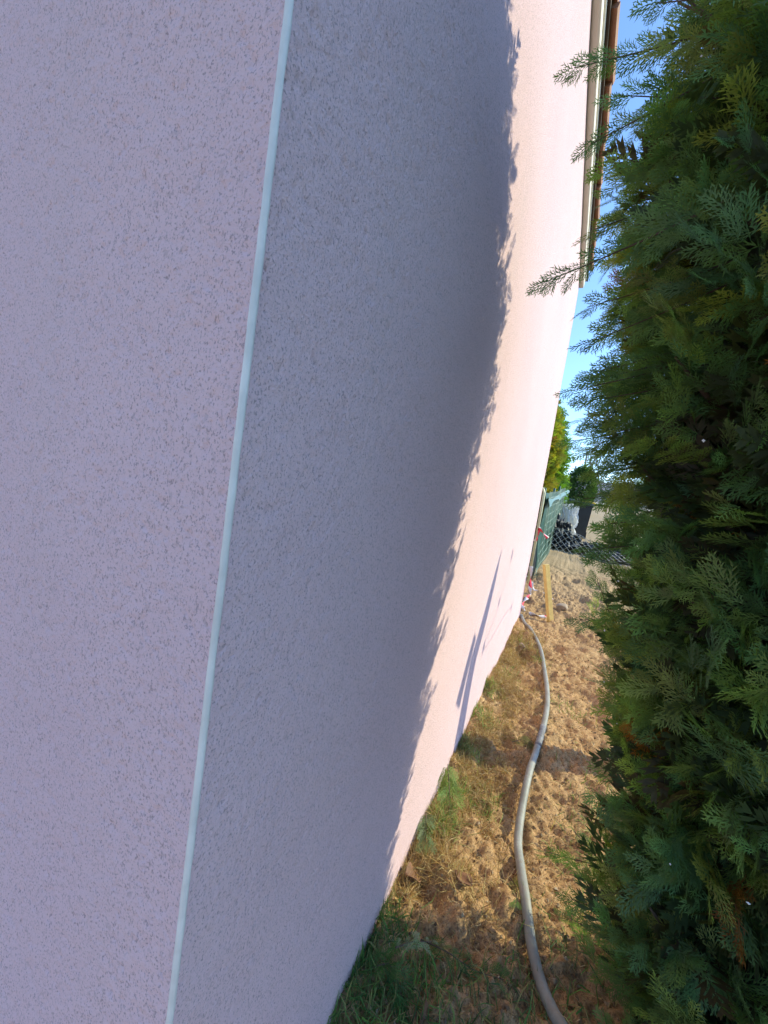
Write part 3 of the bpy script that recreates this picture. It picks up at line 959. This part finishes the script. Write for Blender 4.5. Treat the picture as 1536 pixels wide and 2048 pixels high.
for i, (x, y, s, lab) in enumerate([(-.13, 10.75, (.24, .26, .30), 'slumped black sack in front of the white rubble bag'),
                                    (.16, 10.55, (.22, .24, .17), 'low flat black sack beside the netting'),
                                    (-.22, 10.15, (.16, .22, .36), 'black sack standing against the green fence')]):
    crumple('black_sack', (x, y, float(gz(y)) + s[2] * .85), s, M['sack'], i + 9, .18, lab, 'sack', 4, -.85)
# black creased sheet spread on the ground
tx = np.linspace(-.2, 1.6, 70); ty = np.linspace(9.75, 11.0, 50)
TX, TY = np.meshgrid(tx, ty, indexing='ij')
ed = .08 * sample(T_frac, 2, TX, TY)
TZ = ground_z(TX, TY) * 0 + gz(TY) + .06 + .035 * np.abs(sample(T_clod2, 5., TX, TY * .6)) + .02 * sample(T_frac, 1.5, TX, TY) + .03
V = np.stack([TX + ed, TY + .12 * sample(T_frac, 2.4, TY, TX) - .15 * TX, TZ], -1).reshape(-1, 3)
flat_sheet = mesh_np('dark_sheet', V, grid_faces(70, 50), M['flat_sheet'], smooth=True)
md = flat_sheet.modifiers.new('thickness', 'SOLIDIFY'); md.thickness = .004
tag(flat_sheet, 'dark creased sheet spread on the ground behind the netting', 'dark_sheet')

# ------------------------------------------------------------------ far plants
r2 = np.random.default_rng(33)
def conifer(name, c, h, rad, pal, label, seed, nbr=420, brown=0.0):
    rr = np.random.default_rng(seed)
    z0 = float(gz(c[1]))
    e = empty(name, (c[0], c[1], z0), label, 'tree', 'conifers behind the green fence')
    pz_ = np.array([.1, .5, h * .35, h * .6, h * .8, h * .93, h]); pr_ = np.array([.75, .92, 1, .92, .72, .38, .05]) * rad
    V, F, C = crown((0, 0, 0), pz_, pr_, nbr, 8, .20, COARSE, pal, rr, lump=.07, brown=brown, up=.5, blen=.3)
    V2, F2, C2 = crown((0, 0, 0), pz_, pr_ * .75, nbr // 2, 6, .34, COARSE, np.array(pal) * .7, rr, brown=.02, up=.4, blen=.3)
    V, F, C = merge([(V, F, C), (V2, F2, C2)])
    mesh_np('crown', V, F, M['leaf2'], e, colors=C)
    mb = MB(); mb.tube([(0, 0, -.1), (0, 0, h * .5), (0, 0, h * .95)], [.09, .05, .01], 8); mb.build('trunk', M['bark'], e)
    return e
conifer('golden_conifer', (-.95, 11.3), 3.95, .55, [(.36, .34, .05), (.40, .32, .05), (.30, .34, .06), (.42, .30, .04)], 'golden yellow conifer rising beside the house above the green fence', 41, brown=.03)
conifer('green_conifer', (-.80, 12.6), 3.7, .62, [(.20, .32, .05), (.15, .27, .045), (.24, .34, .05)], 'bright green conifer next to the golden one above the fence', 42)

# rounded shrub
sh = empty('round_shrub', (.33, 20, float(gz(20))), 'rounded glossy green shrub behind the bin', 'shrub')
n_ = 9000
d_ = unit(r2.normal(0, 1, (n_, 3)))
rad = r2.uniform(.72, 1.04, n_) ** .6
P = d_ * rad[:, None] * np.array((.58, .58, 1.02)) * (1 + .08 * sample(T_clod2, 3, d_[:, 0] + 2, d_[:, 2] + d_[:, 1])[:, None]) + np.array((0, 0, 1.15))
ln = r2.uniform(.07, .13, n_)
a_ = unit(d_ + r2.normal(0, .7, (n_, 3))); s_ = unit(np.cross(a_, r2.normal(0, 1, (n_, 3))))
V = np.stack([P, P + a_ * ln[:, None] * .5 + s_ * ln[:, None] * .28, P + a_ * ln[:, None], P + a_ * ln[:, None] * .5 - s_ * ln[:, None] * .28], 1).reshape(-1, 3)
F = np.arange(n_ * 4).reshape(-1, 4)
cc = np.repeat(np.array((.055, .115, .03))[None] * r2.uniform(.6, 1.5, (n_, 1)), 4, 0)
mesh_np('crown', V, F, M['leaf2'], sh, colors=cc)
mb = MB()
for k in range(4): mb.tube([(0, 0, -.1), (.1 * math.cos(k * 1.7), .1 * math.sin(k * 1.7), .5), (.3 * math.cos(k * 1.7), .3 * math.sin(k * 1.7), 1.4)], [.04, .03, .012], 6)
mb.build('trunk', M['bark'], sh)

# bare tree
bt = empty('bare_tree', (2.0, 29.8, 1.8), 'thin leafless tree by the road, seen at the thuja edge', 'tree')
mb = MB()
main = [(0, 0, -.2), (-.08, 0, .6), (-.30, 0, 1.1), (-.52, 0, 1.5), (-.95, 0, 2.0), (-1.2, 0, 2.6), (-1.3, 0, 3.3)]
mb.tube(catmull(main, 5), list(np.linspace(.11, .02, 31)), 7)
mb.build('trunk', M['greybark'], bt, smooth=True)
def branch(mb, p, d, L, r_, lev, rr):
    p = np.array(p, float); pts = [p]; d = np.array(d, float)
    for k in range(4):
        d = unit(d + rr.normal(0, .18, 3) + (0, 0, .06)); p = p + d * L / 4; pts.append(p)
    mb.tube(pts, list(np.linspace(r_, r_ * .35, 5)), 5, False)
    if lev:
        for q in pts[1:]:
            for _ in range(2): branch(mb, q, unit(d + rr.normal(0, .65, 3)), L * .55, r_ * .5, lev - 1, rr)
mb = MB()
rr = np.random.default_rng(5)
for p, d, L in [((-.52, 0, 1.5), (-.1, 0, 1), 1.6), ((-.95, 0, 2.0), (-.6, .1, .8), 1.1), ((-1.2, 0, 2.6), (.4, 0, 1), 1.1), ((-.30, 0, 1.1), (.7, .1, .9), 1.5), ((-1.3, 0, 3.3), (-.2, 0, 1), .9)]:
    branch(mb, p, d, L, .04, 2, rr)
mb.build('limbs', M['greybark'], bt)

# utility poles and cable
for (x, zt_, lab) in ((-.13, 7.3, 'shorter thin utility pole just above the round shrub'), (.95, 9.45, 'taller thin utility pole right of the shrub against the sky')):
    e = empty('utility_pole', (x, 60, 1.8), lab, 'utility pole', 'distant utility poles')
    mb = MB(); mb.tube([(0, 0, -.3), (0, 0, zt_ - 1.8)], [.16, .11], 8); mb.build('pole', M['pole'], e, smooth=True)
    mb = MB(); mb.box((0, 0, zt_ - 2.2), (.9, .08, .08)); mb.build('crossarm', M['pole'], e)
mb = MB(); mb.tube([(-30 + 4 * k, 60 - .1, 8.25 + .006 * (k - 7) ** 2) for k in range(16)], .028, 5)
tag(mb.build('overhead_cable', M['cable']), 'thin dark overhead cable crossing the sky at the poles', 'cable')

# ------------------------------------------------------------------ litter on the earth
r3 = np.random.default_rng(55)
def blades(n_, X, Y, L, W, pal, lay=.25, seed=1, lift=0.0):
    rr = np.random.default_rng(seed)
    Z = ground_z(X, Y) + lift
    th = rr.uniform(0, 2 * math.pi, n_)
    el = np.abs(rr.normal(0, lay, n_))
    d1 = np.stack([np.cos(th) * np.cos(el), np.sin(th) * np.cos(el), np.sin(el)], -1)
    th2 = th + rr.normal(0, .6, n_); el2 = el - np.abs(rr.normal(0, .5, n_))
    d2 = np.stack([np.cos(th2) * np.cos(el2), np.sin(th2) * np.cos(el2), np.sin(el2)], -1)
    s = np.stack([-np.sin(th), np.cos(th), rr.normal(0, .4, n_)], -1) * W[:, None] * .5
    p0 = np.stack([X, Y, Z + .001], -1); p1 = p0 + d1 * L[:, None] * .5; p2 = p1 + d2 * L[:, None] * .5
    V = np.stack([p0 - s, p0 + s, p1 + s, p1 - s, p2], 1).reshape(-1, 3)
    b_ = np.arange(n_)[:, None] * 5
    F = np.concatenate([b_ + np.array([0, 1, 2]), b_ + np.array([0, 2, 3]), b_ + np.array([3, 2, 4])])
    pal = np.array(pal)
    C = pal[rr.integers(0, len(pal), n_)] * rr.uniform(.7, 1.25, (n_, 1))
    return V, F, np.repeat(C, 5, 0)
STRAW = [(.50, .34, .15), (.42, .25, .10), (.60, .44, .23), (.28, .155, .065), (.46, .36, .15)]
n1 = 17000
X = r3.uniform(-.27, .62, n1); Y = .75 + 4.6 * r3.random(n1) ** 1.6
n2 = 26000
X2 = -.272 + np.abs(r3.normal(0, .13, n2)); Y2 = r3.uniform(1.0, 3.7, n2)
kp = sample(T_clod2, 4.4, X2 * 2, Y2) > -.35
X2, Y2 = X2[kp], Y2[kp]; n2 = len(X2)
s1 = blades(n1, X, Y, r3.uniform(.012, .045, n1), r3.uniform(.0008, .0018, n1), STRAW, .25, 2)
s2 = blades(n2, X2, Y2, r3.uniform(.025, .08, n2), r3.uniform(.0008, .0019, n2), STRAW + [(.34, .19, .07), (.42, .25, .08)], .6, 3)
V, F, C = merge([s1, s2])
tag(mesh_np('dry_grass', V, F, M['straw'], colors=C), 'dry straw and grass roots littering the bare earth', 'grass', kind='stuff')

# green grass tufts at the foot of the wall and under the thuja
def tufts(spots):
    gx, gy = [], []
    for cx_, cy_, k_, sp in spots:
        gx.append(np.maximum(r3.normal(cx_, sp, k_), WX + .006)); gy.append(r3.normal(cy_, sp, k_))
    return np.concatenate(gx), np.concatenate(gy)
gx, gy = tufts([(-.25, .80, 170, .05), (-.23, .72, 260, .06), (-.18, .80, 120, .05), (-.255, .93, 160, .035), (.05, .9, 120, .08), (-.05, .85, 120, .06), (.30, 1.15, 200, .1), (-.15, .88, 130, .05), (.12, 1.0, 90, .06)])
n_ = len(gx)
g1 = blades(n_, gx, gy, r3.uniform(.03, .085, n_), r3.uniform(.0015, .0032, n_), [(.08, .19, .04), (.12, .24, .05), (.19, .26, .07), (.08, .14, .05), (.30, .27, .10)], .9, 6)  # tufts in the shade: shade put into darker greens
gx, gy = tufts([(-.24, 2.35, 220, .035), (-.22, 2.05, 200, .045), (-.235, 1.75, 260, .035), (-.24, 1.5, 420, .035), (-.235, 1.3, 360, .035), (-.20, 2.7, 160, .06), (-.03, 3.2, 120, .05), (.30, 1.5, 160, .08), (.38, 2.0, 160, .1), (.25, 1.75, 80, .06), (-.12, 1.55, 120, .04), (.2, 2.6, 90, .06), (-.16, 3.4, 120, .06)])
n_ = len(gx)
g2 = blades(n_, gx, gy, r3.uniform(.03, .075, n_), r3.uniform(.0015, .003, n_), [(.16, .26, .06), (.22, .32, .08), (.30, .32, .10), (.36, .32, .12)], .8, 8)  # tufts in the sun: sunlight put into brighter greens
V, F, C = merge([g1, g2])
tag(mesh_np('green_grass', V, F, M['straw'], colors=C), 'green grass and weeds at the wall foot and path edge', 'grass', kind='stuff')

# crumbs of earth
n_ = 13000
X = r3.uniform(-.26, .65, n_); Y = .75 + 5.5 * r3.random(n_) ** 1.5
s = .0020 + .006 * r3.random(n_) ** 5
oc = np.array([(1, 0, 0), (-1, 0, 0), (0, 1, 0), (0, -1, 0), (0, 0, 1), (0, 0, -1)], float)
of = np.array([(0, 2, 4), (2, 1, 4), (1, 3, 4), (3, 0, 4), (2, 0, 5), (1, 2, 5), (3, 1, 5), (0, 3, 5)])
V = (oc[None] * r3.uniform(.5, 1.3, (n_, 6, 1)) + r3.normal(0, .2, (n_, 6, 3))) * s[:, None, None] + np.stack([X, Y, ground_z(X, Y) + s * .3], -1)[:, None]
F = (of[None] + (np.arange(n_) * 6)[:, None, None]).reshape(-1, 3)
C = np.repeat(np.array([(.36, .25, .15), (.28, .18, .10), (.44, .34, .23)])[r3.integers(0, 3, n_)] * r3.uniform(.7, 1.2, (n_, 1)), 6, 0)
tag(mesh_np('soil_crumbs', V.reshape(-1, 3), F, M['straw'], colors=C), 'loose crumbs of earth scattered over the path', 'soil', kind='stuff')

# thuja clippings dropped on the ground
def clipping(pts, flen, seed, pal, label, n_=14):
    rr = np.random.default_rng(seed)
    P = catmull(pts, 6)
    e = empty('thuja_clipping', tuple(P[0]), label, 'clipping', 'thuja clippings on the ground')
    o0 = np.array(P[0])
    mb = MB(); mb.tube([np.array(p) - o0 for p in P], list(np.linspace(.0022, .0008, len(P))), 5); mb.build('stem', M['bark'], e)
    P = np.array(P) - o0
    k = np.linspace(0, len(P) - 1.01, n_); i = k.astype(int); f = (k - i)[:, None]
    Q = P[i] * (1 - f) + P[i + 1] * f; T = unit(P[i + 1] - P[i])
    up = np.array((0, 0, 1.)); side = unit(np.cross(T, up))
    sg = np.where(np.arange(n_) % 2, 1, -1)[:, None]
    A = T + side * sg * rr.uniform(.5, .9, (n_, 1)) + up * rr.normal(.1, .2, (n_, 1))
    A[-1] = T[-1]
    N = np.tile(up, (n_, 1)) + rr.normal(0, .35, (n_, 3))
    V, F, C = place(FINE, Q, A, N, flen * rr.uniform(.7, 1.2, n_), np.array(pal)[rr.integers(0, len(pal), n_)] * rr.uniform(.8, 1.2, (n_, 1)), rr)
    mesh_np('leaf_sprays', V, F, M['leaf2'], e, colors=C)
FRESH = [(.20, .30, .07), (.16, .27, .07), (.28, .34, .10)]
DARKG = [(.08, .17, .04), (.11, .2, .05)]
OLD = [(.26, .24, .09), (.18, .2, .07)]
def G3(x, y, dz=.012): return (x, y, float(ground_z(x, y)) + dz)
clipping([G3(-.262, 1.50, .09), G3(-.245, 1.46, .085), G3(-.22, 1.40, .05), G3(-.205, 1.35, .02)], .065, 1, FRESH, 'bright green thuja clipping propped against the sunlit wall foot')
clipping([G3(-.265, 1.26, .06), G3(-.25, 1.22, .05), G3(-.235, 1.18, .02)], .045, 2, [(.25, .32, .16), (.2, .28, .12)], 'pale green thuja clipping at the wall where the shade begins')
clipping([G3(-.16, .96), G3(-.09, .955, .02), G3(-.02, .965, .02), G3(.05, .985)], .04, 3, DARKG, 'long dark thuja clipping lying on shaded earth left of the hose', 18)
clipping([G3(.03, 1.29), G3(.05, 1.25, .02), G3(.06, 1.19, .015)], .035, 4, FRESH, 'small green thuja clipping touching the left of the hose', 9)
clipping([G3(-.06, 2.02), G3(-.02, 2.05, .02), G3(.03, 2.06)], .05, 5, OLD, 'dry grey-green clipping across the board shadow beside the hose', 10)
clipping([G3(-.20, .86, .05), G3(-.17, .90, .06), G3(-.13, .95, .05)], .03, 6, [(.3, .36, .2)], 'thin pale sprig standing up among weeds near the wall', 8)
clipping([G3(.22, 1.62), G3(.27, 1.58, .02), G3(.33, 1.56)], .05, 7, DARKG, 'dark clipping on the sunlit earth right of the hose by the thuja', 10)
clipping([G3(-.25, .80, .02), G3(-.2, .83, .04), G3(-.15, .81, .02)], .06, 8, DARKG, 'dark green clipping in the weeds at the shaded wall corner', 12)

# dead leaves
def dead_leaf(loc, L, seed, label, rz):
    rr = np.random.default_rng(seed)
    V = []; nu, nv = 9, 5
    for i in range(nu):
        t = i / (nu - 1)
        w = math.sin(math.pi * t ** .8) * .34 + .01
        for j in range(nv):
            q = (j / (nv - 1) - .5) * 2
            V.append(((t - .5) * L, q * w * L, L * (.28 * q * q * w * 2 + .12 * math.sin(t * 4 + seed) + .03 * math.sin(q * 6 + t * 9))))
    o = mesh_np('dead_leaf', np.array(V), grid_faces(nu, nv), M['dead'], smooth=True)
    md = o.modifiers.new('thickness', 'SOLIDIFY'); md.thickness = .0008
    o.location = loc; o.rotation_euler = (rr.normal(0, .4), rr.normal(0, .4), rz)
    tag(o, label, 'leaf', 'dead leaves on the ground')
dead_leaf(gp(-.235, 1.085, .025), .075, 1, 'curled rust brown dead leaf at the wall foot by the shade edge', .9)
dead_leaf(gp(-.10, 1.155, .012), .06, 2, 'brown dead leaf on earth midway between wall and hose', 2.9)
dead_leaf(gp(-.10, .80, .012), .05, 3, 'small dead leaf in the shade near the bottom weeds', 2.0)
dead_leaf(gp(.045, 1.31, .01), .028, 4, 'tiny round orange leaf touching the hose left side', .3)
print('tris', sum(sum(len(p.vertices) - 2 for p in o.data.polygons) for o in SC.objects if o.type == 'MESH'))
